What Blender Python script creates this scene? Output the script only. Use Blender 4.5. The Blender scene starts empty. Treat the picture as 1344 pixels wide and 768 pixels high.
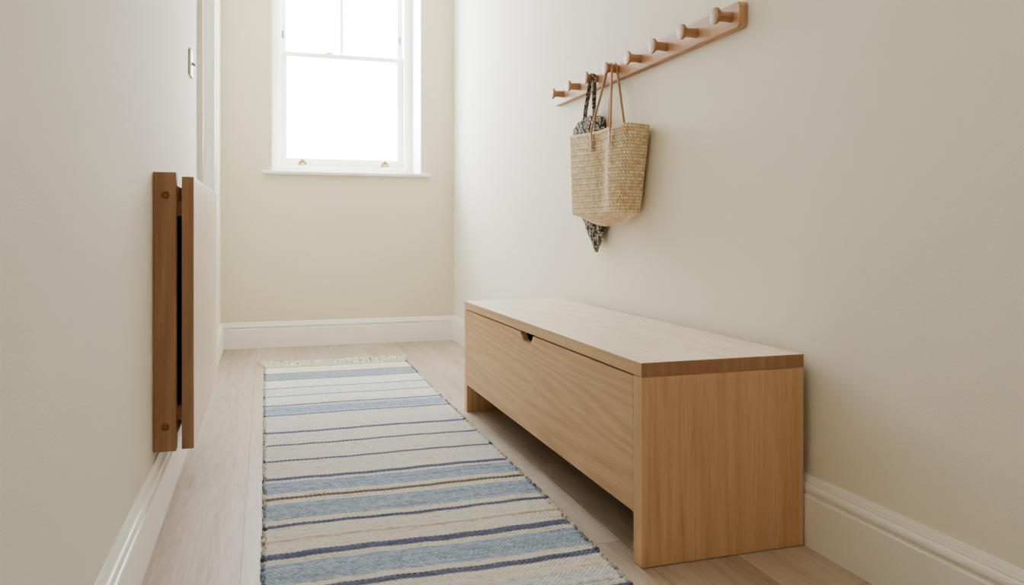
import bpy, bmesh, math, random
import numpy as np
from mathutils import Vector, Matrix

random.seed(7)
rng = np.random.default_rng(7)
scene = bpy.context.scene
COL = scene.collection

# ------------------------------------------------------------------ sizes (metres)
CAM_H, YAW, FPX, CY = 0.7382, 0.3066, 1022.68, 80.78
XL, XR = -0.2649, 1.2251          # left and right wall faces
YB, YF = 5.1804, -2.6             # window wall, wall behind the camera
ZC = 3.0                          # ceiling
BASE_H = 0.1637

# ------------------------------------------------------------------ node helpers
def srgb(r, g, b):
    def f(c):
        c /= 255.0
        return c / 12.92 if c <= 0.04045 else ((c + 0.055) / 1.055) ** 2.4
    return (f(r), f(g), f(b), 1.0)

class NT:
    def __init__(self, name):
        self.m = bpy.data.materials.new(name)
        self.m.use_nodes = True
        self.t = self.m.node_tree
        self.b = self.t.nodes['Principled BSDF']
    def n(self, kind, **kw):
        nd = self.t.nodes.new(kind)
        for k, v in kw.items():
            if k in nd.inputs.keys():
                nd.inputs[k].default_value = v
            else:
                setattr(nd, k, v)
        return nd
    def l(self, a, b):
        self.t.links.new(a, b)
    def math(self, op, a, b=0.0):
        nd = self.n('ShaderNodeMath', operation=op)
        for i, v in enumerate((a, b)):
            if isinstance(v, (int, float)):
                nd.inputs[i].default_value = v
            else:
                self.l(v, nd.inputs[i])
        return nd.outputs[0]
    def mix(self, fac, a, b, blend='MIX'):
        nd = self.n('ShaderNodeMix', data_type='RGBA', blend_type=blend)
        for idx, v in ((0, fac), (6, a), (7, b)):
            if isinstance(v, (int, float, tuple)):
                nd.inputs[idx].default_value = v
            else:
                self.l(v, nd.inputs[idx])
        return nd.outputs[2]
    def ramp(self, fac, stops, interp='LINEAR'):
        nd = self.n('ShaderNodeValToRGB')
        nd.color_ramp.interpolation = interp
        els = nd.color_ramp.elements
        while len(els) < len(stops):
            els.new(0.5)
        for e, (p, c) in zip(els, stops):
            e.position = p
            e.color = c
        self.l(fac, nd.inputs[0])
        return nd.outputs[0]
    def bump(self, h, strength, dist):
        nd = self.n('ShaderNodeBump', Strength=strength, Distance=dist)
        self.l(h, nd.inputs['Height'])
        self.l(nd.outputs[0], self.b.inputs['Normal'])
    def coords(self, scale=(1, 1, 1), rand=False):
        tc = self.n('ShaderNodeTexCoord')
        mp = self.n('ShaderNodeMapping')
        mp.inputs['Scale'].default_value = scale
        src = tc.outputs['Object']
        if rand:
            oi = self.n('ShaderNodeObjectInfo')
            ad = self.n('ShaderNodeVectorMath', operation='ADD')
            cx = self.n('ShaderNodeCombineXYZ')
            r = self.math('MULTIPLY', oi.outputs['Random'], 7.0)
            for i in range(3):
                self.l(r, cx.inputs[i])
            self.l(src, ad.inputs[0]); self.l(cx.outputs[0], ad.inputs[1])
            src = ad.outputs[0]
        self.l(src, mp.inputs[0])
        return mp.outputs[0]
    def noise(self, vec, scale, detail=3.0, rough=0.5, dist=0.0):
        nd = self.n('ShaderNodeTexNoise', Scale=scale, Detail=detail, Roughness=rough, Distortion=dist)
        self.l(vec, nd.inputs['Vector'])
        return nd.outputs[0]

def mat_paint(name, col, rough=0.75, tex=0.0, fine=420.0, vary=0.03):
    k = NT(name)
    v = k.coords()
    big = k.noise(v, 1.3, 2.0)
    dark = tuple(c * (1 - vary) for c in col[:3]) + (1,)
    k.l(k.mix(big, dark, col), k.b.inputs['Base Color'])
    k.b.inputs['Roughness'].default_value = rough
    if tex:
        a = k.noise(v, fine, 2.0, 0.6)
        c = k.noise(v, fine * 0.55, 2.0, 0.6)
        k.bump(k.math('ADD', a, c), tex, 0.0012)
    return k.m

def mat_plain(name, col, rough=0.4, metal=0.0):
    k = NT(name)
    v = k.coords()
    nz = k.noise(v, 60.0, 2.0)
    d = tuple(c * 0.9 for c in col[:3]) + (1,)
    k.l(k.mix(nz, d, col), k.b.inputs['Base Color'])
    k.b.inputs['Roughness'].default_value = rough
    k.b.inputs['Metallic'].default_value = metal
    return k.m

def mat_wood(name, axis, light, dark, rough=0.5, fine=0.28, rings=0.45, across=1.0, bump=0.12, face=None):
    """oak with the grain along one axis of the object (0 x, 1 y, 2 z)"""
    k = NT(name)
    sc = [1.0, 1.0, 1.0]
    sc[axis] = 0.045
    v = k.coords(tuple(s * across for s in sc), rand=True)
    warp = k.noise(v, 3.2, 2.0, 0.5, 0.3)
    # cathedral rings: contour bands of a stretched noise field
    bands = k.math('FRACT', k.math('MULTIPLY', warp, 24.0))
    bands = k.math('ABSOLUTE', k.math('SUBTRACT', k.math('MULTIPLY', bands, 2.0), 1.0))
    sf = [1.0, 1.0, 1.0]
    sf[axis] = 0.022
    v2 = k.coords(tuple(sf), rand=True)
    fib = k.noise(v2, 260.0, 3.0, 0.6)
    fib2 = k.noise(v2, 70.0, 2.0, 0.5)
    tone = k.noise(v, 1.6, 2.0)
    mixv = k.math('ADD', k.math('MULTIPLY', bands, 0.30 * rings),
                  k.math('ADD', k.math('MULTIPLY', fib, fine), k.math('MULTIPLY', fib2, 0.14)))
    mixv = k.math('ADD', mixv, k.math('MULTIPLY', tone, 0.24))
    c = k.ramp(mixv, [(0.25, dark), (0.53, light)])
    # dark pores
    pore = k.ramp(k.noise(v2, 420.0, 2.0, 0.6), [(0.30, (0.55, 0.5, 0.45, 1)), (0.42, (1, 1, 1, 1))])
    k.l(k.mix(0.45, c, pore, 'MULTIPLY'), k.b.inputs['Base Color'])
    k.b.inputs['Roughness'].default_value = rough
    k.bump(fib, bump, 0.0006)
    return k.m

def mat_floor():
    k = NT('whitewashed_oak_planks')
    tc = k.n('ShaderNodeTexCoord')
    sp = k.n('ShaderNodeSeparateXYZ')
    k.l(tc.outputs['Object'], sp.inputs[0])
    X, Y = sp.outputs[0], sp.outputs[1]
    W, L = 0.215, 1.62
    xi = k.math('DIVIDE', k.math('ADD', X, 0.0505 + 20 * W), W)
    row = k.math('FLOOR', xi)
    fx = k.math('FRACT', xi)
    off = k.math('FRACT', k.math('MULTIPLY', k.math('ADD', row, 0.0), 0.389))
    # row 19 (beside the left wall) has a joint at y = 2.41
    base = (2.41 / L - (19 * 0.389) % 1.0) % 1.0
    yi = k.math('ADD', k.math('DIVIDE', k.math('ADD', Y, 10 * L), L), k.math('SUBTRACT', k.math('SUBTRACT', 2.0, off), base + (2 * ((19 * 0.389) % 1.0)) - 2.0 * ((19 * 0.389) % 1.0)))
    # joint phase: choose so that frac = 0 at y = 2.41 in row 19
    fy = k.math('FRACT', yi)
    pl = k.math('FLOOR', yi)
    wn = k.n('ShaderNodeTexWhiteNoise', noise_dimensions='2D')
    cv = k.n('ShaderNodeCombineXYZ')
    k.l(row, cv.inputs[0]); k.l(pl, cv.inputs[1])
    k.l(cv.outputs[0], wn.inputs['Vector'])
    rnd = wn.outputs['Value']
    # grain
    cg = k.n('ShaderNodeCombineXYZ')
    k.l(k.math('ADD', X, k.math('MULTIPLY', rnd, 9.0)), cg.inputs[0])
    k.l(k.math('MULTIPLY', k.math('ADD', Y, k.math('MULTIPLY', rnd, 5.0)), 0.035), cg.inputs[1])
    k.l(rnd, cg.inputs[2])
    g1 = k.noise(cg.outputs[0], 16.0, 3.0, 0.55, 0.4)
    g2 = k.noise(cg.outputs[0], 190.0, 3.0, 0.65)
    mixv = k.math('ADD', k.math('MULTIPLY', g1, 0.5), k.math('MULTIPLY', g2, 0.5))
    mixv = k.math('ADD', mixv, k.math('MULTIPLY', k.math('SUBTRACT', rnd, 0.5), 0.12))
    c = k.ramp(mixv, [(0.33, srgb(162, 144, 128)), (0.5, srgb(186, 171, 156)), (0.68, srgb(200, 188, 176))])
    ex = k.math('MINIMUM', fx, k.math('SUBTRACT', 1.0, fx))
    ey = k.math('MINIMUM', fy, k.math('SUBTRACT', 1.0, fy))
    sx = k.math('LESS_THAN', k.math('MULTIPLY', ex, W), 0.0013)
    sy = k.math('LESS_THAN', k.math('MULTIPLY', ey, L), 0.0013)
    seam = k.math('MAXIMUM', sx, sy)
    c2 = k.mix(k.math('MULTIPLY', seam, 0.5), c, srgb(96, 78, 62))
    k.l(c2, k.b.inputs['Base Color'])
    k.b.inputs['Roughness'].default_value = 0.42
    h = k.math('SUBTRACT', k.math('MULTIPLY', g2, 0.25), seam)
    k.bump(h, 0.25, 0.0008)
    return k.m

def mat_attr(name, rough=0.9, noise_scale=300.0, amt=0.18, sheen=0.0, bump=0.3):
    """colour comes from the mesh's own colour layer, with procedural fibre noise on top"""
    k = NT(name)
    at = k.n('ShaderNodeAttribute', attribute_name='yarn')
    v = k.coords()
    nz = k.noise(v, noise_scale, 3.0, 0.6)
    lo, hi = 1 - amt, 1 + amt
    r = k.ramp(nz, [(0.3, (lo, lo, lo, 1)), (0.7, (min(hi, 1.0),) * 3 + (1,))])
    k.l(k.mix(1.0, at.outputs['Color'], r, 'MULTIPLY'), k.b.inputs['Base Color'])
    k.b.inputs['Roughness'].default_value = rough
    k.b.inputs['Specular IOR Level'].default_value = 0.2
    k.b.inputs['Sheen Weight'].default_value = sheen
    k.bump(nz, bump, 0.001)
    return k.m

def mat_speckle():
    k = NT('black_and_cream_printed_cotton')
    v = k.coords((1, 1, 1))
    w = k.noise(v, 90.0, 2.0)
    vo = k.n('ShaderNodeTexVoronoi', Scale=235.0, Randomness=0.9)
    mp = k.n('ShaderNodeMapping')
    mp.inputs['Scale'].default_value = (1.0, 1.0, 0.62)
    k.l(v, mp.inputs[0]); k.l(mp.outputs[0], vo.inputs['Vector'])
    bw = k.n('ShaderNodeSeparateColor')
    k.l(vo.outputs['Color'], bw.inputs[0])
    c = k.ramp(bw.outputs[0], [(0.0, srgb(78, 77, 84)), (0.40, srgb(118, 114, 116)), (0.58, srgb(186, 174, 156)), (0.80, srgb(216, 206, 190))], 'CONSTANT')
    edge = k.ramp(vo.outputs['Distance'], [(0.0, (1, 1, 1, 1)), (0.75, (0.6, 0.6, 0.62, 1))])
    k.l(k.mix(0.8, c, edge, 'MULTIPLY'), k.b.inputs['Base Color'])
    k.b.inputs['Roughness'].default_value = 0.95
    k.b.inputs['Specular IOR Level'].default_value = 0.15
    k.bump(w, 0.3, 0.001)
    return k.m

def mat_glass():
    m = bpy.data.materials.new('clear_window_glass')
    m.use_nodes = True
    t = m.node_tree
    t.nodes.clear()
    out = t.nodes.new('ShaderNodeOutputMaterial')
    mx = t.nodes.new('ShaderNodeMixShader')
    tr = t.nodes.new('ShaderNodeBsdfTransparent')
    tr.inputs[0].default_value = (0.97, 0.985, 0.99, 1)
    gl = t.nodes.new('ShaderNodeBsdfGlossy')
    gl.inputs['Roughness'].default_value = 0.02
    mx.inputs[0].default_value = 0.06
    t.links.new(tr.outputs[0], mx.inputs[1]); t.links.new(gl.outputs[0], mx.inputs[2])
    t.links.new(mx.outputs[0], out.inputs[0])
    return m

# ------------------------------------------------------------------ materials
M_WALL = mat_paint('cream_wall_paint', srgb(236, 231.5, 221), 0.8, 0.3, 420.0)
M_WALLB = mat_paint('warm_cream_wall_paint', srgb(226, 219, 197), 0.8, 0.15, 380.0)
M_CEIL = mat_paint('white_ceiling_paint', srgb(240, 238, 232), 0.9)
M_TRIM = mat_paint('white_gloss_trim_paint', srgb(240, 238, 233), 0.38, 0.0, vary=0.015)
M_FLOOR = mat_floor()
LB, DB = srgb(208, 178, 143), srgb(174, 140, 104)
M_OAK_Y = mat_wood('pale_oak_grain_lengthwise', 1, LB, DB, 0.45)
M_OAK_Z = mat_wood('pale_oak_grain_upright', 2, srgb(216, 182, 148), srgb(190, 155, 121), 0.5, rings=0.4)
M_OAK_X = mat_wood('pale_oak_grain_crosswise', 0, LB, DB, 0.5)
M_OAK_TOP_LIT = mat_wood('pale_oak_lit_bench_top', 1, srgb(247, 236, 219), srgb(222, 202, 178), 0.30, rings=0.4)  # paler copy of the bench oak, window sheen put into the colour
M_OAK_DARK = mat_wood('dark_oak_and_shaded_edge', 2, srgb(178, 142, 116), srgb(148, 113, 88), 0.5, rings=0.3)  # dark oak of the table frame, also painted shade on near edges
M_LEAF_LIT = mat_wood('pale_oak_lit_table_leaf', 2, srgb(236, 220, 202), srgb(212, 190, 168), 0.42, rings=0.4)  # paler oak, the light on the leaf face put into the colour
M_PEG = mat_wood('warm_oak_rail', 1, srgb(206, 170, 138), srgb(170, 126, 94), 0.5, rings=0.4)
M_PEGK = mat_wood('warm_oak_turned_peg', 0, srgb(190, 152, 120), srgb(148, 108, 80), 0.5, rings=0.4)
M_INSIDE = mat_plain('dark_cabinet_inside', srgb(58, 42, 30), 0.8)
M_BLACK = mat_plain('black_gap_shade', srgb(24, 20, 18), 0.85)  # black stands in for the shade in the gap behind the leaf
M_BRASS = mat_plain('aged_brass', srgb(186, 160, 104), 0.38, 0.85)
M_STEEL = mat_plain('dull_steel', srgb(150, 150, 150), 0.4, 0.9)
M_SCREW = mat_plain('dark_bronze_screw', srgb(140, 98, 66), 0.45, 0.3)
M_LEATHER = mat_plain('tan_leather', srgb(180, 138, 102), 0.55)
M_PLATE = mat_plain('white_switch_plastic', srgb(205, 202, 194), 0.4)
M_GLASS = mat_glass()
M_RUG = mat_attr('woven_cotton_yarn', 0.95, 420.0, 0.22)
M_FRINGE = mat_plain('cream_cotton_fringe', srgb(236, 230, 210), 0.95)
M_STRAW = mat_attr('plaited_straw', 0.75, 500.0, 0.14)
M_SPECK = mat_speckle()

# ------------------------------------------------------------------ object helpers
def root(name, label, cat, loc, group=None):
    o = bpy.data.objects.new(name, None)
    o.empty_display_size = 0.1
    o.location = loc
    COL.objects.link(o)
    o['label'] = label; o['category'] = cat
    if group: o['group'] = group
    return o

def link(name, bm_or_me, mat, parent=None, smooth=False, origin=None, sharp=0):
    """verts are given in world space; the mesh is re-based on the parent's (or its own) origin"""
    if isinstance(bm_or_me, bmesh.types.BMesh):
        me = bpy.data.meshes.new(name)
        bm_or_me.to_mesh(me); bm_or_me.free()
    else:
        me = bm_or_me
    o = bpy.data.objects.new(name, me)
    COL.objects.link(o)
    base = Vector(origin) if origin else Vector((0, 0, 0))
    if parent is not None:
        p = parent; base = Vector((0, 0, 0))
        while p is not None:
            base += p.location; p = p.parent
        o.parent = parent
    else:
        o.location = base
    me.transform(Matrix.Translation(-base))
    mats = mat if isinstance(mat, (list, tuple)) else [mat]
    for m in mats: me.materials.append(m)
    if smooth:
        for p in me.polygons: p.use_smooth = True
        if sharp: me.set_sharp_from_angle(angle=math.radians(sharp))
    return o

def structure(name, bm, mat, origin=(0, 0, 0)):
    o = link(name, bm, mat, origin=origin)
    o['kind'] = 'structure'
    return o

def box(bm, lo, hi, bevel=0.0, seg=2):
    c = [(a + b) / 2 for a, b in zip(lo, hi)]
    s = [abs(b - a) for a, b in zip(lo, hi)]
    r = bmesh.ops.create_cube(bm, size=1.0, matrix=Matrix.Translation(c) @ Matrix.Diagonal((*s, 1)))
    if bevel:
        es = list({e for v in r['verts'] for e in v.link_edges})
        bmesh.ops.bevel(bm, geom=es, offset=bevel, segments=seg, affect='EDGES', profile=0.5)
    return r['verts']

def boxes(*bs, bevel=0.0):
    bm = bmesh.new()
    for lo, hi in bs: box(bm, lo, hi, bevel)
    return bm

def extrude_profile(bm, pts, a, b):
    """closed loop of 2D points mapped by functions a(p) and b(p) to the two ends"""
    va = [bm.verts.new(a(p)) for p in pts]
    vb = [bm.verts.new(b(p)) for p in pts]
    n = len(pts)
    for i in range(n):
        j = (i + 1) % n
        bm.faces.new((va[i], va[j], vb[j], vb[i]))
    bm.faces.new(list(reversed(va))); bm.faces.new(vb)
    bmesh.ops.recalc_face_normals(bm, faces=bm.faces)

def lathe_x(bm, prof, cy, cz, n=28):
    """prof: list of (x, r) turned about an axis along x"""
    rings = []
    for x, r in prof:
        if r < 1e-6:
            rings.append([bm.verts.new((x, cy, cz))])
        else:
            rings.append([bm.verts.new((x, cy + r * math.cos(2 * math.pi * i / n), cz + r * math.sin(2 * math.pi * i / n))) for i in range(n)])
    for A, B in zip(rings, rings[1:]):
        for i in range(n):
            j = (i + 1) % n
            if len(A) == 1 and len(B) > 1: bm.faces.new((A[0], B[i], B[j]))
            elif len(B) == 1 and len(A) > 1: bm.faces.new((A[i], A[j], B[0]))
            elif len(A) > 1: bm.faces.new((A[i], A[j], B[j], B[i]))
    bmesh.ops.recalc_face_normals(bm, faces=bm.faces)

def smooth_path(pts, n=8):
    P = [Vector(p) for p in pts]
    out = []
    for i in range(len(P) - 1):
        p0 = P[max(i - 1, 0)]; p1 = P[i]; p2 = P[i + 1]; p3 = P[min(i + 2, len(P) - 1)]
        for k in range(n):
            t = k / n
            out.append(0.5 * ((2 * p1) + (p2 - p0) * t + (2 * p0 - 5 * p1 + 4 * p2 - p3) * t * t + (3 * p1 - p0 - 3 * p2 + p3) * t ** 3))
    out.append(P[-1])
    return out

def sweep(bm, path, wide, wa, wb, n=10):
    """elliptic tube; wide = direction of the wide half axis wa(t), wb(t) the thin one"""
    rings = []
    N = len(path)
    for i, p in enumerate(path):
        t = (path[min(i + 1, N - 1)] - path[max(i - 1, 0)]).normalized()
        u = Vector(wide(i / (N - 1)) if callable(wide) else wide)
        u = (u - t * u.dot(t)).normalized()
        w = t.cross(u)
        a = wa(i / (N - 1)) if callable(wa) else wa
        b = wb(i / (N - 1)) if callable(wb) else wb
        rings.append([bm.verts.new(p + u * (a * math.cos(2 * math.pi * k / n)) + w * (b * math.sin(2 * math.pi * k / n))) for k in range(n)])
    for A, B in zip(rings, rings[1:]):
        for k in range(n):
            j = (k + 1) % n
            bm.faces.new((A[k], A[j], B[j], B[k]))
    bm.faces.new(list(reversed(rings[0]))); bm.faces.new(rings[-1])
    bmesh.ops.recalc_face_normals(bm, faces=bm.faces)

# ------------------------------------------------------------------ room shell
WT = 0.45
# window opening
WX0, WX1, WZ0, WZ1 = 0.0345, 1.001, 1.099, 2.76
REV = 0.3423
# door opening in the left wall
DY0, DY1, DZ1 = 3.50, 4.35, 2.06

structure('floor', boxes(((XL - 0.4, YF - 0.3, -0.1), (XR + 0.3, YB + WT, 0.0))), M_FLOOR)
structure('ceiling', boxes(((XL - 0.4, YF - 0.3, ZC), (XR + 0.3, YB + WT, ZC + 0.1))), M_CEIL)
structure('wall_right', boxes(((XR, YF, 0), (XR + 0.2, YB + WT, ZC))), M_WALL)
structure('wall_front', boxes(((XL - 0.2, YF - 0.2, 0), (XR + 0.2, YF, ZC))), M_WALL)
structure('wall_left', boxes(((XL - 0.2, YF, 0), (XL, DY0, ZC)), ((XL - 0.2, DY1, 0), (XL, YB, ZC)),
                             ((XL - 0.2, DY0, DZ1), (XL, DY1, ZC))), M_WALL)
structure('wall_back', boxes(((XL - 0.2, YB, 0), (WX0, YB + WT, ZC)), ((WX1, YB, 0), (XR, YB + WT, ZC)),
                             ((WX0, YB, 0), (WX1, YB + WT, WZ0)), ((WX0, YB, WZ1), (WX1, YB + WT, ZC))), M_WALLB)

BASE = [(0.0, 0.0), (0.018, 0.0), (0.018, 0.117), (0.0165, 0.1195), (0.0125, 0.1215), (0.0125, 0.1255), (0.0155, 0.127),
        (0.0175, 0.132), (0.0170, 0.138), (0.0145, 0.143), (0.0105, 0.1455), (0.0105, 0.149), (0.009, 0.151),
        (0.007, 0.157), (0.0045, 0.161), (0.0035, BASE_H), (0.0, BASE_H)]
def base_along_y(name, xw, sgn, y0, y1):
    bm = bmesh.new()
    extrude_profile(bm, BASE, lambda p: (xw + sgn * p[0], y0, p[1]), lambda p: (xw + sgn * p[0], y1, p[1]))
    structure(name, bm, M_TRIM)
base_along_y('baseboard_right', XR, -1, YF, YB)
bm = bmesh.new()
extrude_profile(bm, BASE, lambda p: (XL + p[0], YF, p[1]), lambda p: (XL + p[0], DY0 - 0.075, p[1]))
extrude_profile(bm, BASE, lambda p: (XL + p[0], DY1 + 0.075, p[1]), lambda p: (XL + p[0], YB, p[1]))
structure('baseboard_left', bm, M_TRIM)
bm = bmesh.new()
extrude_profile(bm, BASE, lambda p: (XL, YB - p[0], p[1]), lambda p: (XR, YB - p[0], p[1]))
structure('baseboard_back', bm, M_TRIM)
bm = bmesh.new()
extrude_profile(bm, BASE, lambda p: (XL, YF + p[0], p[1]), lambda p: (XR, YF + p[0], p[1]))
structure('baseboard_front', bm, M_TRIM)

# ------------------------------------------------------------------ door in the left wall
door = bpy.data.objects.new('door_1', None); COL.objects.link(door)
door.location = (XL, (DY0 + DY1) / 2, 0); door['kind'] = 'structure'
# architrave profile: (distance from opening edge, height off the wall)
ARCH = [(0.0, 0.0), (0.0, 0.012), (0.006, 0.014), (0.02, 0.014), (0.024, 0.018), (0.032, 0.019), (0.036, 0.016), (0.055, 0.018), (0.060, 0.022), (0.072, 0.022), (0.075, 0.019), (0.075, 0.0)]
bm = bmesh.new()
extrude_profile(bm, ARCH, lambda p: (XL + p[1], DY0 - p[0], 0), lambda p: (XL + p[1], DY0 - p[0], DZ1 + p[0]))
extrude_profile(bm, ARCH, lambda p: (XL + p[1], DY1 + p[0], 0), lambda p: (XL + p[1], DY1 + p[0], DZ1 + p[0]))
extrude_profile(bm, ARCH, lambda p: (XL + p[1], DY0 - p[0], DZ1 + p[0]), lambda p: (XL + p[1], DY1 + p[0], DZ1 + p[0]))
link('architrave', bm, M_TRIM, door)
link('door_lining', boxes(((XL - 0.2, DY0, 0), (XL, DY0 + 0.02, DZ1)), ((XL - 0.2, DY1 - 0.02, 0), (XL, DY1, DZ1)), ((XL - 0.2, DY0 + .02, DZ1 - 0.02), (XL, DY1 - .02, DZ1)),
                          ((XL - 0.035, DY0 + 0.02, 0), (XL - 0.012, DY0 + 0.032, DZ1 - .02)), ((XL - 0.035, DY1 - 0.032, 0), (XL - 0.012, DY1 - 0.02, DZ1 - .02))), M_TRIM, door)
bm = boxes(((XL - 0.085, DY0 + 0.023, 0.008), (XL - 0.045, DY1 - 0.023, DZ1 - 0.023)))
for z0, z1 in ((0.2, 0.85), (1.05, 1.9)):
    for y0, y1 in ((DY0 + .12, DY0 + .39), (DY0 + .46, DY1 - .12)):
        box(bm, (XL - 0.05, y0, z0), (XL - 0.041, y1, z1), 0.004)
link('door_leaf', bm, M_TRIM, door)

# ------------------------------------------------------------------ sash window
win = bpy.data.objects.new('window_1', None); COL.objects.link(win)
win.location = ((WX0 + WX1) / 2, YB, WZ0); win['kind'] = 'structure'
FY = YB + REV - 0.03      # front of the box frame
FX0, FX1 = 0.0995, 0.936  # inner edges of the box frame
SB = 1.186                # bottom of the lower sash
bm = boxes(((WX0, FY, WZ0 + .02), (FX0 - 0.008, YB + WT, WZ1)), ((FX1 + 0.008, FY, WZ0 + .02), (WX1, YB + WT, WZ1)),
           ((FX0 - 0.008, FY, 2.70), (FX1 + .008, YB + WT, WZ1)), ((FX0 - .008, FY, WZ0 + .02), (FX1 + .008, YB + WT, SB - .002)))
# staff beads
box(bm, (FX0 - 0.024, FY - 0.012, SB - .02), (FX0, FY + 0.028, 2.70), 0.004)
box(bm, (FX1, FY - 0.012, SB - .02), (FX1 + 0.024, FY + 0.028, 2.70), 0.004)
box(bm, (FX0, FY - 0.010, SB - .022), (FX1, FY + 0.028, SB - .004), 0.003)
link('box_frame', bm, M_TRIM, win)
# smooth white lining boards of the reveal
link('reveal_lining', boxes(((WX1 - 0.006, YB - 0.002, WZ0 + .022), (WX1 + 0.001, FY, WZ1)), ((WX0 - 0.001, YB - 0.002, WZ0 + .022), (WX0 + 0.006, FY, WZ1)),
                            ((WX0, YB - 0.002, WZ1 - 0.006), (WX1, FY, WZ1 + .001))), M_TRIM, win)
link('window_sill', boxes(((-0.018, YB - 0.032, WZ0), (1.060, YB + 0.004, WZ0 + 0.0225)), ((WX0, YB, WZ0), (WX1, FY + .01, WZ0 + 0.0225)), bevel=0.006), M_TRIM, win)
def sash(name, y0, y1, zb, zt, rail_b, rail_t, stile):
    x0, x1 = FX0 - .002, FX1 + .002
    bm = boxes(((x0, y0, zb), (x0 + stile, y1, zt)), ((x1 - stile, y0, zb), (x1, y1, zt)),
               ((x0 + stile, y0, zb), (x1 - stile, y1, zb + rail_b)), ((x0 + stile, y0, zt - rail_t), (x1 - stile, y1, zt)), bevel=0.003)
    s = link(name, bm, M_TRIM, win)
    link('glass_pane', boxes(((x0 + stile - .004, (y0 + y1) / 2 - .002, zb + rail_b - .004), (x1 - stile + .004, (y0 + y1) / 2 + .002, zt - rail_t + .004))), M_GLASS, s)
    return s
LY0, LY1 = FY + 0.030, FY + 0.066
MEET = 1.9635
low = sash('lower_sash', LY0, LY1, SB, MEET, 0.052, 0.033, 0.043)
upp = sash('upper_sash', LY1 + 0.006, LY1 + 0.042, MEET - 0.032, 2.70, 0.032, 0.05, 0.038)
link('glazing_bar', boxes(((0.501, LY1 + 0.010, MEET), (0.5215, LY1 + 0.038, 2.65)), bevel=0.003), M_TRIM, upp)
# brass sash lifts on the bottom rail
def lift(x):
    z = 1.193
    bm = bmesh.new()
    prof = [(-0.026, 0), (0.026, 0), (0.026, 0.012), (0.018, 0.022), (0.008, 0.026), (0.005, 0.036), (-0.005, 0.036), (-0.008, 0.026), (-0.018, 0.022), (-0.026, 0.012)]
    extrude_profile(bm, prof, lambda p: (x + p[0], LY0, z + p[1]), lambda p: (x + p[0], LY0 - 0.004, z + p[1]))
    sweep(bm, smooth_path([(x - .012, LY0 - .002, z + .005), (x - .012, LY0 - .022, z + .004), (x, LY0 - .03, z + .004), (x + .012, LY0 - .022, z + .004), (x + .012, LY0 - .002, z + .005)], 4), (0, 0, 1), 0.006, 0.003, 8)
    o = link('sash_lift', bm, M_BRASS, low)
    o['label'] = 'small brass sash lift'
lift(0.2425); lift(0.806)
bm = boxes(((0.395, LY0 + .004, MEET), (0.445, LY0 + .03, MEET + .005)), bevel=.001)
sweep(bm, smooth_path([(0.398, LY0 + .02, MEET + .019), (0.412, LY0 + .014, MEET + .012), (0.428, LY0 + .016, MEET + .010), (0.448, LY0 + .02, MEET + .006)], 5), (0, 1, 0), 0.006, 0.004, 8)
o = link('sash_catch', bm, M_STEEL, low); o['label'] = 'steel sash catch on the meeting rail'
for sx, sz in ((FX0 + 0.014, 2.087), (FX1 - 0.016, 2.099)):
    y = LY1 + 0.006
    bm = boxes(((sx - .006, y - .004, sz - .026), (sx + .006, y + .001, sz + .026)), bevel=.001)
    for dz in (-.017, 0, .017):
        box(bm, (sx - .005, y - .009, sz + dz - .004), (sx + .005, y - .003, sz + dz + .004), .0015)
    o = link('sash_stop', bm, M_STEEL, upp); o['label'] = 'small steel sash stop'
bm = boxes(((FX1 - .062, LY0 - .005, 1.915), (FX1 - .04, LY0 + .001, 1.923)), bevel=.001)
o = link('rail_stop', bm, M_STEEL, low)

# ------------------------------------------------------------------ storage bench
BX0, BX1, BY0, BY1, BH, BT = 0.783, 1.2045, 1.536, 3.122, 0.45, 0.0315
PT = 0.040
bench = root('storage_bench', 'long pale oak storage bench with a drop front, standing against the right wall', 'bench', ((BX0 + BX1) / 2, (BY0 + BY1) / 2, 0))
TZ = BH - BT
bm = bmesh.new(); box(bm, (BX0 - 0.0005, BY0 - 0.0005, TZ), (BX1, BY1 + 0.0005, BH), 0.0015)
bt = link('bench_top', bm, [M_OAK_TOP_LIT, M_OAK_DARK, M_OAK_Y], bench)
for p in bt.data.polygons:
    if p.normal.y < -0.8: p.material_index = 1  # near edge faces away from the window, shade put into its colour
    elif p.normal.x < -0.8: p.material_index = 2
for y0, y1 in ((BY0, BY0 + PT), (BY1 - PT, BY1)):
    bm = bmesh.new(); box(bm, (BX0, y0, 0.001), (BX1, y1, TZ - 0.0006), 0.0015)
    link('end_panel', bm, M_OAK_Z, bench)
# drop front with a finger notch
fy0, fy1, fz0, fz1 = BY0 + PT + 0.002, BY1 - PT - 0.002, 0.1115, TZ - 0.004
ny0, ny1, ny2, ny3, nd = 2.262, 2.292, 2.350, 2.384, 0.026
poly = [(fy0, fz0), (fy1, fz0), (fy1, fz1), (ny3, fz1), (ny3 - .006, fz1 - nd * .35), (ny2 + .008, fz1 - nd * .9), (ny2, fz1 - nd), (ny1, fz1 - nd), (ny1 - .008, fz1 - nd * .9), (ny0 + .006, fz1 - nd * .35), (ny0, fz1), (fy0, fz1)]
bm = bmesh.new()
extrude_profile(bm, poly, lambda p: (BX0 + 0.001, p[0], p[1]), lambda p: (BX0 + 0.021, p[0], p[1]))
link('drop_front', bm, M_OAK_Y, bench)
bm = boxes(((BX0 + 0.055, BY0 + PT, fz0 + .002), (BX0 + .065, BY1 - PT, TZ - .001)), ((BX1 - 0.02, BY0 + PT, fz0 + .002), (BX1 - .004, BY1 - PT, TZ - .001)),
           ((BX0 + 0.022, BY0 + PT, fz0 + .002), (BX1 - 0.02, BY1 - PT, fz0 + 0.018)))
link('storage_box', bm, M_INSIDE, bench)

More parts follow.
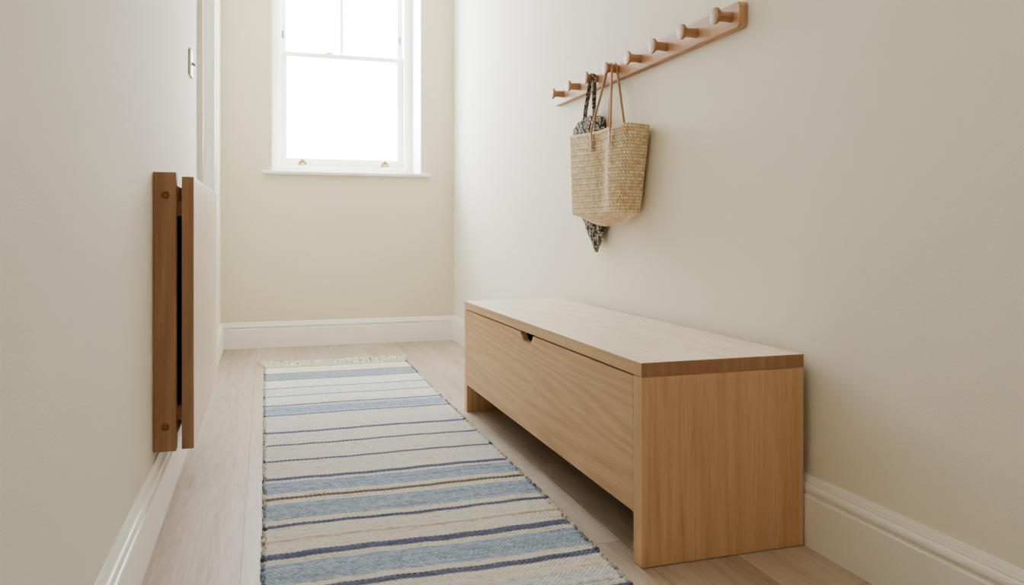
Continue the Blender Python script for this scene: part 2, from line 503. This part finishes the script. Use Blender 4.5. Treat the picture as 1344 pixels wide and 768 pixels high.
# ------------------------------------------------------------------ peg rail with eight turned pegs
RX, RY0, RY1, RZ0, RZ1 = 1.2005, 1.789, 3.185, 1.281, 1.3515
PEG_Y = [1.8317 + i * 0.1775 for i in range(8)]
PEG_Z = 1.3165
rail = root('peg_rail', 'oak peg rail with eight round pegs, fixed high on the right wall', 'coat rack', (XR, (RY0 + RY1) / 2, RZ0))
def rounded_rect(a0, a1, b0, b1, r, n=6):
    pts = []
    for (cx, cy, s) in ((a1 - r, b0 + r, -90), (a1 - r, b1 - r, 0), (a0 + r, b1 - r, 90), (a0 + r, b0 + r, 180)):
        for i in range(n + 1):
            t = math.radians(s + 90 * i / n)
            pts.append((cx + r * math.cos(t), cy + r * math.sin(t)))
    return pts
bm = bmesh.new()
rp = rounded_rect(RY0, RY1, RZ0, RZ1, 0.014)
extrude_profile(bm, rp, lambda p: (XR - .0005, p[0], p[1]), lambda p: (RX, p[0], p[1]))
es = [e for e in bm.edges if all(abs(v.co.x - RX) < 1e-5 for v in e.verts)]
bmesh.ops.bevel(bm, geom=es, offset=0.002, segments=2, affect='EDGES')
link('rail_board', bm, M_PEG, rail)
for y in PEG_Y:
    bm = bmesh.new()
    lathe_x(bm, [(RX + .001, 0), (RX + .001, .0145), (RX - .004, .0140), (RX - .022, .0132), (RX - .032, .0136), (RX - .038, .0152), (RX - .042, .0182), (RX - .0445, .0228), (RX - .0495, .0228), (RX - .0510, .0220), (RX - .0512, .0215), (RX - .0512, 0)], y, PEG_Z)
    link('peg', bm, M_PEGK, rail, smooth=True, sharp=22)

# ------------------------------------------------------------------ straw tote bag on the fifth peg from the near end
ZR0, ZB = 1.090, 0.800
tote = root('straw_tote_bag', 'plaited straw tote bag with tan leather handles hanging from the peg rail', 'bag', (1.16, 2.52, ZB))
def polyline_rounded(corners, n_total):
    """closed polygon with per-corner radii, resampled to n_total points; returns pts and arclength"""
    pts = []
    m = len(corners)
    for i in range(m):
        p = Vector(corners[i][:2]); r = corners[i][2]
        a = Vector(corners[i - 1][:2]); b = Vector(corners[(i + 1) % m][:2])
        pa = p + (a - p).normalized() * r; pb = p + (b - p).normalized() * r
        for k in range(9):
            t = k / 8
            pts.append(pa * (1 - t) ** 2 + p * 2 * t * (1 - t) + pb * t * t)
    pts.append(pts[0])
    seg = [0.0]
    for q0, q1 in zip(pts, pts[1:]): seg.append(seg[-1] + (q1 - q0).length)
    L = seg[-1]
    out = np.zeros((n_total, 2)); j = 0
    for k in range(n_total):
        s = L * k / n_total
        while seg[j + 1] < s: j += 1
        f = (s - seg[j]) / max(seg[j + 1] - seg[j], 1e-9)
        q = pts[j].lerp(pts[j + 1], f)
        out[k] = q
    return out, L
NC = 96; NU = NC * 5
top_c = [(1.107, 2.772, .02), (1.107, 2.272, .03), (1.214, 2.316, .018), (1.206, 2.58, .03)]
bot_c = [(1.110, 2.752, .012), (1.110, 2.345, .035), (1.212, 2.378, .025), (1.206, 2.58, .03)]
topP, L = polyline_rounded(top_c, NU); botP, _ = polyline_rounded(bot_c, NU)
NR = 27; NV = NR * 5
V = np.zeros((NV + 1, NU, 3)); C = np.zeros((NV + 1, NU, 3))
jit = rng.uniform(-1, 1, (NR + 40, NC + 2))
def yarn_cells(vv, uu):
    """vv in rows, uu in cells -> height 0..1 and per stitch jitter"""
    vv = vv + 0.20 * np.sin(2 * np.pi * uu)
    r = np.floor(vv).astype(int); fv = vv - r
    u2 = uu + 0.5 * (r % 2) + 0.35 * (fv - .5)
    c = np.floor(u2).astype(int); fu = u2 - c
    h = np.abs(np.sin(np.pi * fv)) ** 0.45 * (0.3 + 0.7 * np.abs(np.sin(np.pi * fu)) ** 0.8)
    return h, jit[np.clip(r, 0, NR + 38), c % NC]
col_hi = np.array(srgb(255, 246, 226)[:3]); col_mid = np.array(srgb(230, 203, 164)[:3]); col_lo = np.array(srgb(142, 108, 74)[:3])
def straw_col(h, j):
    f = np.clip(0.5 + 0.5 * j, 0, 1)[..., None]
    c = col_mid * (1 - f) + col_hi * f
    g = np.clip((h - 0.15) / 0.5, 0, 1)[..., None]
    return col_lo * (1 - g) + c * g  # stitch gaps darkened by height, crease shade put into the colour
idx = np.arange(NU)
def outward(P):
    d = np.roll(P, -1, 0) - np.roll(P, 1, 0)
    n = np.stack([d[:, 1], -d[:, 0]], 1)
    n /= np.linalg.norm(n, axis=1, keepdims=True)
    ctr = P.mean(0)
    if ((P - ctr) * n).sum() < 0: n = -n
    return n
for j in range(NV + 1):
    t = j / NV
    P = botP * (1 - t) + topP * t
    n = outward(P)
    h, jt = yarn_cells(np.full(NU, t * NR * 0.9999), idx / 5.0)
    fr = np.exp(-((P[:, 0] - 1.108) / .02) ** 2)      # front face only: soft folds
    fold = (0.013 * np.exp(-((P[:, 1] - 2.39) / .035) ** 2) - 0.015 * np.exp(-((P[:, 1] - 2.49) / .05) ** 2) + .004 * np.exp(-((P[:, 1] - 2.66) / .06) ** 2)) * math.sin(math.pi * min(1, t * .85 + .1))
    off = h * 0.0034 + fr * fold
    V[j, :, :2] = P + n * off[:, None]
    dip = -0.006 * np.exp(-((P[:, 1] - 2.55) / .12) ** 2) * fr
    V[j, :, 2] = ZB + (ZR0 + 0.006 * np.clip((P[:, 1] - 2.5) / .25, -1, 1) - ZB + dip) * t - (1 - t) * 0
    V[j, :, 2] = ZB * (1 - t) + (ZR0 + 0.006 * np.clip((P[:, 1] - 2.5) / .25, -1, 1) + dip) * t
    C[j] = straw_col(h, jt)
# rim roll, lining and base
verts = [V.reshape(-1, 3)]; cols = [C.reshape(-1, 3)]; faces = []
def ring_faces(a, b):
    for i in range(NU):
        k = (i + 1) % NU
        faces.append((a + i, a + k, b + k, b + i))
for j in range(NV): ring_faces(j * NU, (j + 1) * NU)
nv = (NV + 1) * NU
Pn = outward(topP)
prev = NV * NU
for (dn, dz) in ((-.003, .004), (-.007, .002), (-.008, -.01), (-.030, -.10), (-.032, -.27)):
    R = V[NV].copy(); R[:, :2] -= Pn * (-dn); R[:, 2] += dz
    if dz < -.05:
        tt = 1 + dz / (ZR0 - ZB)
        Pq = botP * (1 - tt) + topP * tt
        cq = np.array([1.160, Pq[:, 1].mean()])
        R[:, :2] = cq + (Pq - cq) * np.array([0.55, 0.94])
        R[:, 2] = V[NV][:, 2] + dz
    verts.append(R); cols.append(np.tile(col_mid * (1 if dz > -.05 else .7), (NU, 1)))
    ring_faces(prev, nv); prev = nv; nv += NU
faces.append(tuple(range(prev, prev + NU)))
# base, sagging below the sides
NB = 36
ctr = np.array([1.165, 2.535])
prev = 0
for b in range(1, NB + 1):
    s = 1 - b / (NB + 1.0)
    P = ctr + (botP - ctr) * s
    h, jt = yarn_cells(np.full(NU, (1 - s) * 9.0 + 30 - 30), idx / 5.0)
    R = np.zeros((NU, 3)); R[:, :2] = P
    yy = (P[:, 1] - 2.345) / 0.41
    R[:, 2] = ZB - 0.043 * (1 - s ** 2.2) * np.clip(np.sin(np.pi * np.clip(yy, 0.02, .98)), 0, 1) ** .7 - .002 * h
    verts.append(R); cols.append(straw_col(h, jt) * 0.96)
    base = nv
    for i in range(NU):
        k = (i + 1) % NU
        faces.append((prev + k, prev + i, base + i, base + k))
    prev = nv; nv += NU
faces.append(tuple(range(prev, prev + NU)))
VV = np.concatenate(verts); CC = np.concatenate(cols)
def mesh_with_cols(name, VV, CC, faces):
    me = bpy.data.meshes.new(name)
    me.from_pydata(VV.tolist(), [], faces)
    ca = me.color_attributes.new('yarn', 'FLOAT_COLOR', 'POINT')
    buf = np.ones((len(VV), 4), dtype=np.float32); buf[:, :3] = CC
    ca.data.foreach_set('color', buf.ravel())
    return me
link('bag_body', mesh_with_cols('bag_body', VV, CC, faces), M_STRAW, tote, smooth=True)
# handles
py5, pz5 = PEG_Y[4], PEG_Z
def handle(pts, w0=0.0044, tab=0.0105):
    bm = bmesh.new()
    path = smooth_path(pts, 10)
    def wa(t):
        e = min(t, 1 - t)
        if e < 0.012: return 0.0025 + (tab - .0025) * e / 0.012
        if e < 0.05: return tab
        if e < 0.10: return tab + (w0 - tab) * (e - .05) / .05
        return w0
    def wb(t):
        e = min(t, 1 - t)
        return 0.0022 if e < .06 else (0.0022 + 0.0022 * min(1, (e - .06) / .06))
    def wide(t):
        return (0.15, 1, 0) if min(t, 1 - t) < .25 else (0.9, .5, 0)
    sweep(bm, path, (0.35, 1, 0), wa, wb, 12)
    link('bag_handle', bm, M_LEATHER, tote, smooth=True)
def lerp3(a, b, t): return tuple(p + (q - p) * t for p, q in zip(a, b))
def strap_points(hx, fa, ra, fb, rb):
    """end tab -> rim -> straight to the peg, over it, straight back down"""
    pa = (hx, py5 + .0185, pz5 + .002); pb = (hx, py5 - .0185, pz5 + .002)
    return [fa, lerp3(fa, ra, .5), ra, lerp3(ra, pa, .12), lerp3(ra, pa, .5), lerp3(ra, pa, .9), pa, (hx, py5 + .012, pz5 + .0145), (hx, py5, pz5 + .0185), (hx, py5 - .012, pz5 + .0145), pb,
            lerp3(rb, pb, .9), lerp3(rb, pb, .5), lerp3(rb, pb, .12), rb, lerp3(fb, rb, .5), fb]
handle(strap_points(1.170, (1.0985, 2.543, 1.016), (1.0985, 2.541, 1.094), (1.0850, 2.362, 1.016), (1.0915, 2.368, 1.092)))
handle(strap_points(1.188, (1.194, 2.616, 1.030), (1.194, 2.612, 1.10), (1.194, 2.464, 1.030), (1.194, 2.470, 1.10)), tab=.006)

# ------------------------------------------------------------------ printed cloth bag on the sixth peg
cloth = root('cloth_bag', 'limp black and cream printed cloth bag hanging half hidden behind the straw tote', 'bag', (1.20, 2.79, 0.9))
prof = [(1.168, 2.655, 2.935), (1.150, 2.648, 2.944), (1.10, 2.652, 2.935), (1.0, 2.66, 2.925), (0.90, 2.66, 2.905), (0.82, 2.656, 2.88), (0.785, 2.652, 2.862), (0.76, 2.652, 2.825), (0.74, 2.657, 2.795), (0.715, 2.672, 2.776), (0.69, 2.692, 2.752), (0.67, 2.710, 2.735), (0.657, 2.719, 2.725)]
zs = np.linspace(0, 1, 64)
pz = np.array([p[0] for p in prof]); pa = np.array([p[1] for p in prof]); pb = np.array([p[2] for p in prof])
tt = np.linspace(0, 1, len(prof))
Z = np.interp(zs, tt, pz); A = np.interp(zs, tt, pa); B = np.interp(zs, tt, pb)
NA = 48
verts = []; faces = []
for r in range(64):
    w = (B[r] - A[r]) / 2; cy = (A[r] + B[r]) / 2
    th = min(0.020, 0.25 * w + .004)
    if r < 6: th *= 0.55 + 0.45 * r / 6
    for i in range(NA):
        a = 2 * math.pi * i / NA
        ca, sa = math.cos(a), math.sin(a)
        y = cy + w * math.copysign(abs(ca) ** .8, ca)
        x = 1.198 - th * math.copysign(abs(sa) ** .7, sa)
        u = (y - cy) / max(w, 1e-4)
        if sa > 0:
            x -= .005 * math.sin(y * 95 + Z[r] * 9) * (1 - u * u) * min(1, w / .05)
            if Z[r] < .86 and y > 2.785: x += .012 * min(1, (y - 2.785) / .01) * min(1, (.86 - Z[r]) / .05)
        z = Z[r] + (0.013 * (1 - min(1, abs(u + .1)) ** 2) * max(0, 1 - r / 5) if r < 5 else 0) + (-.016 * max(0, u - .2) * max(0, 1 - r / 8)) - (.012 * max(0, -u - .3) * max(0, 1 - r / 8))
        verts.append((min(x, 1.2235), y, z))
for r in range(63):
    for i in range(NA):
        k = (i + 1) % NA
        faces.append((r * NA + i, r * NA + k, (r + 1) * NA + k, (r + 1) * NA + i))
faces.append(tuple(range(NA))); faces.append(tuple(range(63 * NA, 64 * NA))[::-1])
me = bpy.data.meshes.new('cloth_body'); me.from_pydata(verts, [], faces)
link('cloth_body', me, M_SPECK, cloth, smooth=True)
py6 = PEG_Y[5]
for xs, y0, y1 in ((1.180, 2.818, 2.735),):
    bm = bmesh.new()
    path = smooth_path([(1.196, y0, 1.155), (1.190, y0 - .008, 1.20), (xs, py6 + .034, 1.27), (xs, py6 + .0185, PEG_Z), (xs, py6, PEG_Z + .0168), (xs, py6 - .0175, PEG_Z), (xs + .004, py6 - .008, 1.26), (1.194, y1, 1.20), (1.196, y1, 1.155)], 10)
    sweep(bm, path, (1, 0.25, 0), 0.0095, 0.0016, 10)
    link('shoulder_strap', bm, M_SPECK, cloth, smooth=True)

# ------------------------------------------------------------------ striped runner rug
RUG_Y0, RUG_Y1 = 1.05, 4.385
rug = root('runner_rug', 'flat woven runner rug with blue, navy and cream stripes on the plank floor', 'rug', (0.36, 2.7, 0.0))
CR = srgb(230, 225, 214); CW = srgb(232, 230, 225); CYL = srgb(226, 218, 196)
BL = srgb(164, 180, 202); BG = srgb(152, 163, 172); PB = srgb(210, 217, 227); NV_ = srgb(114, 120, 148); NB_ = srgb(122, 112, 112); TH = srgb(108, 114, 126); BR = srgb(204, 188, 170); GG = srgb(196, 200, 184)
stripes = [  # (y lower edge, colour) walking from the far end to the near end
    (4.358, GG), (4.346, TH), (4.172, CYL), (4.158, TH), (3.985, BG), (3.968, TH), (3.784, CR), (3.770, TH), (3.602, PB), (3.589, TH),
    (3.412, CW), (3.398, TH), (3.372, PB), (3.252, BL), (3.234, PB), (3.216, NV_), (2.957, CW), (2.935, NV_), (2.782, CW), (2.762, NV_), (2.590, CW), (2.571, NV_),
    (2.402, CW), (2.380, NV_), (2.358, CW), (2.258, BL), (2.229, CR), (2.204, NB_), (2.172, CR), (2.054, BL), (2.025, CR), (2.000, NV_),
    (1.920, CR), (1.913, BR), (1.844, CR), (1.814, NV_), (1.786, CR), (1.681, BL), (1.652, CR), (1.623, NV_), (1.562, CR), (1.490, PB), (1.475, CR), (1.450, NV_), (1.36, BL), (1.30, CR), (1.27, NV_), (1.0, CR)]
ROW = 0.0066; CELL = 0.0125
nrow = int((RUG_Y1 - RUG_Y0) / ROW)
SV, SU = 3, 4
ncell = 60
nu = ncell * SU + 1; nvv = nrow * SV + 1
ys = RUG_Y1 - np.arange(nvv) * ROW / SV
s_edge = np.array([s[0] for s in stripes]); s_col = np.array([s[1][:3] for s in stripes])
rowid = np.minimum(np.arange(nvv) // SV, nrow - 1)
row_y = RUG_Y1 - (rowid + .5) * ROW
sidx = np.array([int(np.argmax(yv >= s_edge)) for yv in row_y])
rowcol = s_col[sidx]
rowj = rng.uniform(-1, 1, (nrow, 3))
rowj[:, 1:] = rowj[:, :1] * .7 + rowj[:, 1:] * .3
stj = rng.uniform(-1, 1, (nrow, ncell + 2))
# long dashes of darker or browner yarn
dash = np.zeros((nrow, ncell + 2))
for r in range(nrow):
    if rng.random() < .40:
        for _ in range(rng.integers(1, 3)):
            a = rng.integers(0, ncell); ln = rng.integers(2, 8)
            dash[r, a:a + ln] = rng.uniform(.2, .9)
VV = np.zeros((nvv, nu, 3)); CC = np.zeros((nvv, nu, 3))
u = np.arange(nu) / SU
edgeL = np.repeat(rng.normal(0, .0022, nrow // 2 + 2), 2 * SV)[:nvv]
edgeR = np.repeat(rng.normal(0, .0022, nrow // 2 + 2), 2 * SV)[:nvv]
edgeL += .003 * np.sin(ys * 7) ; edgeR += .002 * np.sin(ys * 5 + 1)
for j in range(nvv):
    r = rowid[j]; y = ys[j]
    fv = (j - r * SV) / SV
    u2 = u + .5 * (r % 2)
    c = np.floor(u2).astype(int); fu = u2 - c
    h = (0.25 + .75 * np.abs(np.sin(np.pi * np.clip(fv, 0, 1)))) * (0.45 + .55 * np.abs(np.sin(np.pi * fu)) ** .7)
    xl = -0.0025 - 0.005 * np.clip((2.1 - y), 0, 2) + edgeL[j]
    xr = np.interp(y, [1.45, 2.1, 3.3, 4.0, 4.4], [.721, .738, .745, .752, .760]) + edgeR[j]
    f = np.linspace(0, 1, nu)
    VV[j, :, 0] = xl + (xr - xl) * f
    VV[j, :, 1] = y + .004 * np.sin(f * 9 + y * 3) + .0015 * np.sin(f * 40 + y * 11)
    edge = np.minimum(1, np.minimum(f, 1 - f) / .012)
    VV[j, :, 2] = 0.0022 + 0.0058 * h * np.sqrt(edge + .05)
    k = 1 + (.16 * rowj[r][None, :]) + .20 * stj[r, c][:, None]
    cc = rowcol[j][None, :] * k
    d = dash[r, c][:, None]
    cc = cc * (1 - .42 * d * np.array([.8, .88, 1.0]))
    cc *= (0.50 + .50 * np.clip(h / .75, 0, 1))[:, None]  # crease shade between the yarns put into the colour
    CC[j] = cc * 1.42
VV = VV.reshape(-1, 3); CC = np.clip(CC.reshape(-1, 3), 0.01, .95)
ii = np.arange(nvv - 1)[:, None] * nu + np.arange(nu - 1)[None, :]
F = np.stack([ii, ii + nu, ii + nu + 1, ii + 1], -1).reshape(-1, 4)
# underside
n0 = len(VV)
under = np.array([[-.002, RUG_Y1, .0008], [.755, RUG_Y1, .0008], [.716, RUG_Y0, .0008], [-.006, RUG_Y0, .0008]])
VV = np.concatenate([VV, under]); CC = np.concatenate([CC, np.tile(np.array(CR[:3]) * .5, (4, 1))])
faces = F.tolist() + [(n0, n0 + 1, n0 + 2, n0 + 3)]
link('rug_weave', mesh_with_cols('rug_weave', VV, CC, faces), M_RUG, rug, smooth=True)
# selvedge knots along both long edges
bm = bmesh.new()
CK = []
def knot(x, y, sx, sy, col):
    res = bmesh.ops.create_icosphere(bm, subdivisions=1, radius=1.0, matrix=Matrix.Translation((x, y, .0062)) @ Matrix.Rotation(random.uniform(-.5, .5), 4, 'Z') @ Matrix.Diagonal((sx, sy, .0052, 1)))
    CK.extend([col] * len(res['verts']))
for r in range(0, nrow, 2):
    y = row_y[r * SV]
    xr_ = float(np.interp(y, [1.45, 2.1, 3.3, 4.0, 4.4], [.721, .738, .745, .752, .760]))
    xl_ = -0.0025 - 0.005 * max(0, 2.1 - y)
    for x in (xl_, xr_):
        if random.random() < .8:
            q = random.random()
            cb = np.array(rowcol[r * SV]) * random.uniform(.6, .95)
            if q < .15: cb = np.array(srgb(172, 156, 138)[:3])
            knot(x + random.uniform(-.002, .002), y, random.uniform(.004, .0065), random.uniform(.006, .0125), cb)
me = bpy.data.meshes.new('selvedge'); bm.to_mesh(me); bm.free()
ca = me.color_attributes.new('yarn', 'FLOAT_COLOR', 'POINT')
buf = np.ones((len(CK), 4), dtype=np.float32); buf[:, :3] = np.array(CK); ca.data.foreach_set('color', buf.ravel())
sv = link('selvedge', me, M_RUG, rug, smooth=True); sv['kind'] = 'stuff'
# fringe on the far end
bm = bmesh.new()
for i in range(120):
    x = 0.0 + .755 * (i + random.uniform(-.3, .3)) / 119
    ln = random.uniform(.07, .16); dx = random.uniform(-.045, .045)
    z = random.uniform(.006, .018)
    sweep(bm, smooth_path([(x, RUG_Y1 - .004, .006), (x + dx * .3, RUG_Y1 + ln * .35, z + .004), (x + dx, RUG_Y1 + ln * .75, z), (x + dx * random.uniform(.2, 2), RUG_Y1 + ln, random.uniform(.004, .016))], 3), (1, 0, 0), .0034, .003, 5)
fr = link('fringe', bm, M_FRINGE, rug, smooth=True); fr['label'] = 'cream cotton fringe'

# ------------------------------------------------------------------ wall-mounted folding table, leaf hanging down
TY, PX, LX0, LX1 = 2.10, -0.2117, -0.2008, -0.1721
TZ0, TZ1 = 0.1905, 0.8845
fold = root('folding_wall_table', 'oak folding table mounted low on the left wall, its leaf folded down flat', 'table', (XL, 2.58, TZ0))
E_ = 0.0005
for y0, y1 in ((TY, TY + .032), (3.03, 3.062)):
    bm = bmesh.new(); box(bm, (XL + E_, y0, TZ0), (PX, y1, TZ1), 0.0012)
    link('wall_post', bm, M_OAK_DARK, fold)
    
for z0, z1 in ((.812, .852), (.229, .262)):
    bm = bmesh.new(); box(bm, (XL + E_, TY + .032, z0), (PX + .001, 3.03, z1), .001)
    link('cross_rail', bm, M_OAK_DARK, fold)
link('gap_shade_board', boxes(((XL + .001, TY + .032, .262), (PX - .004, 3.03, .812))), M_BLACK, fold)  # board added so the gap behind the leaf reads dark
for z0, z1 in ((.776, .8136), (.2597, .2963)):
    bm = bmesh.new(); box(bm, (PX - .003, TY + .034, z0), (LX0 + .0005, TY + .10, z1), .001)
    link('hinge_block', bm, M_PEGK, fold)
bm = bmesh.new(); box(bm, (LX0, TY + .02, TZ0 - .002), (LX1, 3.074, .8755), 0.0015)
lf = link('table_leaf', bm, [M_LEAF_LIT, M_OAK_DARK], fold)
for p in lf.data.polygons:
    if p.normal.y < -0.8: p.material_index = 1  # near edge of the leaf carries painted shade
posts = [o for o in fold.children if o.name.startswith('wall_post')]
for z in (.8273, .2515):
    bm = bmesh.new()
    n = 20; cx = -.2361
    prof = [(0.0, .0095), (-.0008, .0092), (-.0020, .0085), (-.0016, .0072), (-.0016, .0065), (-.0022, .006), (-.0022, .0028), (.0005, .0026), (.0008, 0)]
    rings = []
    for dy, r in prof:
        rings.append([bm.verts.new((cx + r * math.cos(2 * math.pi * i / n), TY + dy, z + r * math.sin(2 * math.pi * i / n))) for i in range(n)] if r else [bm.verts.new((cx, TY + dy, z))])
    for A_, B_ in zip(rings, rings[1:]):
        for i in range(n):
            j = (i + 1) % n
            if len(B_) == 1: bm.faces.new((A_[i], A_[j], B_[0]))
            else: bm.faces.new((A_[i], A_[j], B_[j], B_[i]))
    bmesh.ops.recalc_face_normals(bm, faces=bm.faces)
    link('screw', bm, M_SCREW, posts[0], smooth=True, sharp=35)

# ------------------------------------------------------------------ light switch
sw = root('light_switch', 'white toggle light switch on the left wall beside the door frame', 'light switch', (XL, 3.09, 1.352))
bm = bmesh.new(); box(bm, (XL + .0005, 3.03, 1.304), (XL + .009, 3.118, 1.400), .003)
link('switch_plate', bm, M_PLATE, sw)
bm = bmesh.new()
sweep(bm, [Vector((XL + .008, 3.075, 1.352)), Vector((XL + .013, 3.075, 1.350)), Vector((XL + .018, 3.075, 1.345)), Vector((XL + .019, 3.075, 1.344))], (0, 1, 0), .005, .005, 10)
link('toggle', bm, M_STEEL, sw, smooth=True)

# ------------------------------------------------------------------ light
w = bpy.data.worlds.new('overcast_sky'); scene.world = w
w.use_nodes = True
bg = w.node_tree.nodes['Background']
bg.inputs[0].default_value = (0.885, 0.94, 1.0, 1); bg.inputs[1].default_value = 11.0
def area(name, loc, rot, sx, sy, power, col=(1, 1, 1), portal=False):
    l = bpy.data.lights.new(name, 'AREA'); l.shape = 'RECTANGLE'; l.size = sx; l.size_y = sy
    l.energy = power; l.color = col
    if portal: l.cycles.is_portal = True
    o = bpy.data.objects.new(name, l); o.location = loc; o.rotation_euler = rot
    COL.objects.link(o)
    return o
area('window_portal', ((WX0 + WX1) / 2, YB + WT + .02, (WZ0 + WZ1) / 2), (-math.pi / 2, 0, 0), 1.0, 1.7, 1.0, portal=True)
area('hall_fill_light', (0.45, -0.9, ZC - 0.03), (0, 0, 0), 0.9, 0.9, 3.5, (1.0, 0.95, 0.90))  # added fill light, unseen on the ceiling behind the camera

# ------------------------------------------------------------------ camera
cam = bpy.data.cameras.new('camera')
cam.sensor_width = 36.0; cam.sensor_fit = 'HORIZONTAL'
cam.lens = FPX * 36.0 / 1344.0
cam.shift_y = -CY / 1344.0
cam.clip_start = 0.02
co = bpy.data.objects.new('camera', cam); COL.objects.link(co)
co.location = (0, 0, CAM_H); co.rotation_euler = (math.pi / 2, 0, -YAW)
scene.camera = co

scene.view_settings.view_transform = 'AgX'
scene.view_settings.look = 'AgX - Medium High Contrast'
scene.view_settings.exposure = 1.42
scene.cycles.max_bounces = 14
scene.cycles.diffuse_bounces = 10
scene.cycles.transparent_max_bounces = 12
scene.cycles.sample_clamp_indirect = 8.0
scene.cycles.use_denoising = True
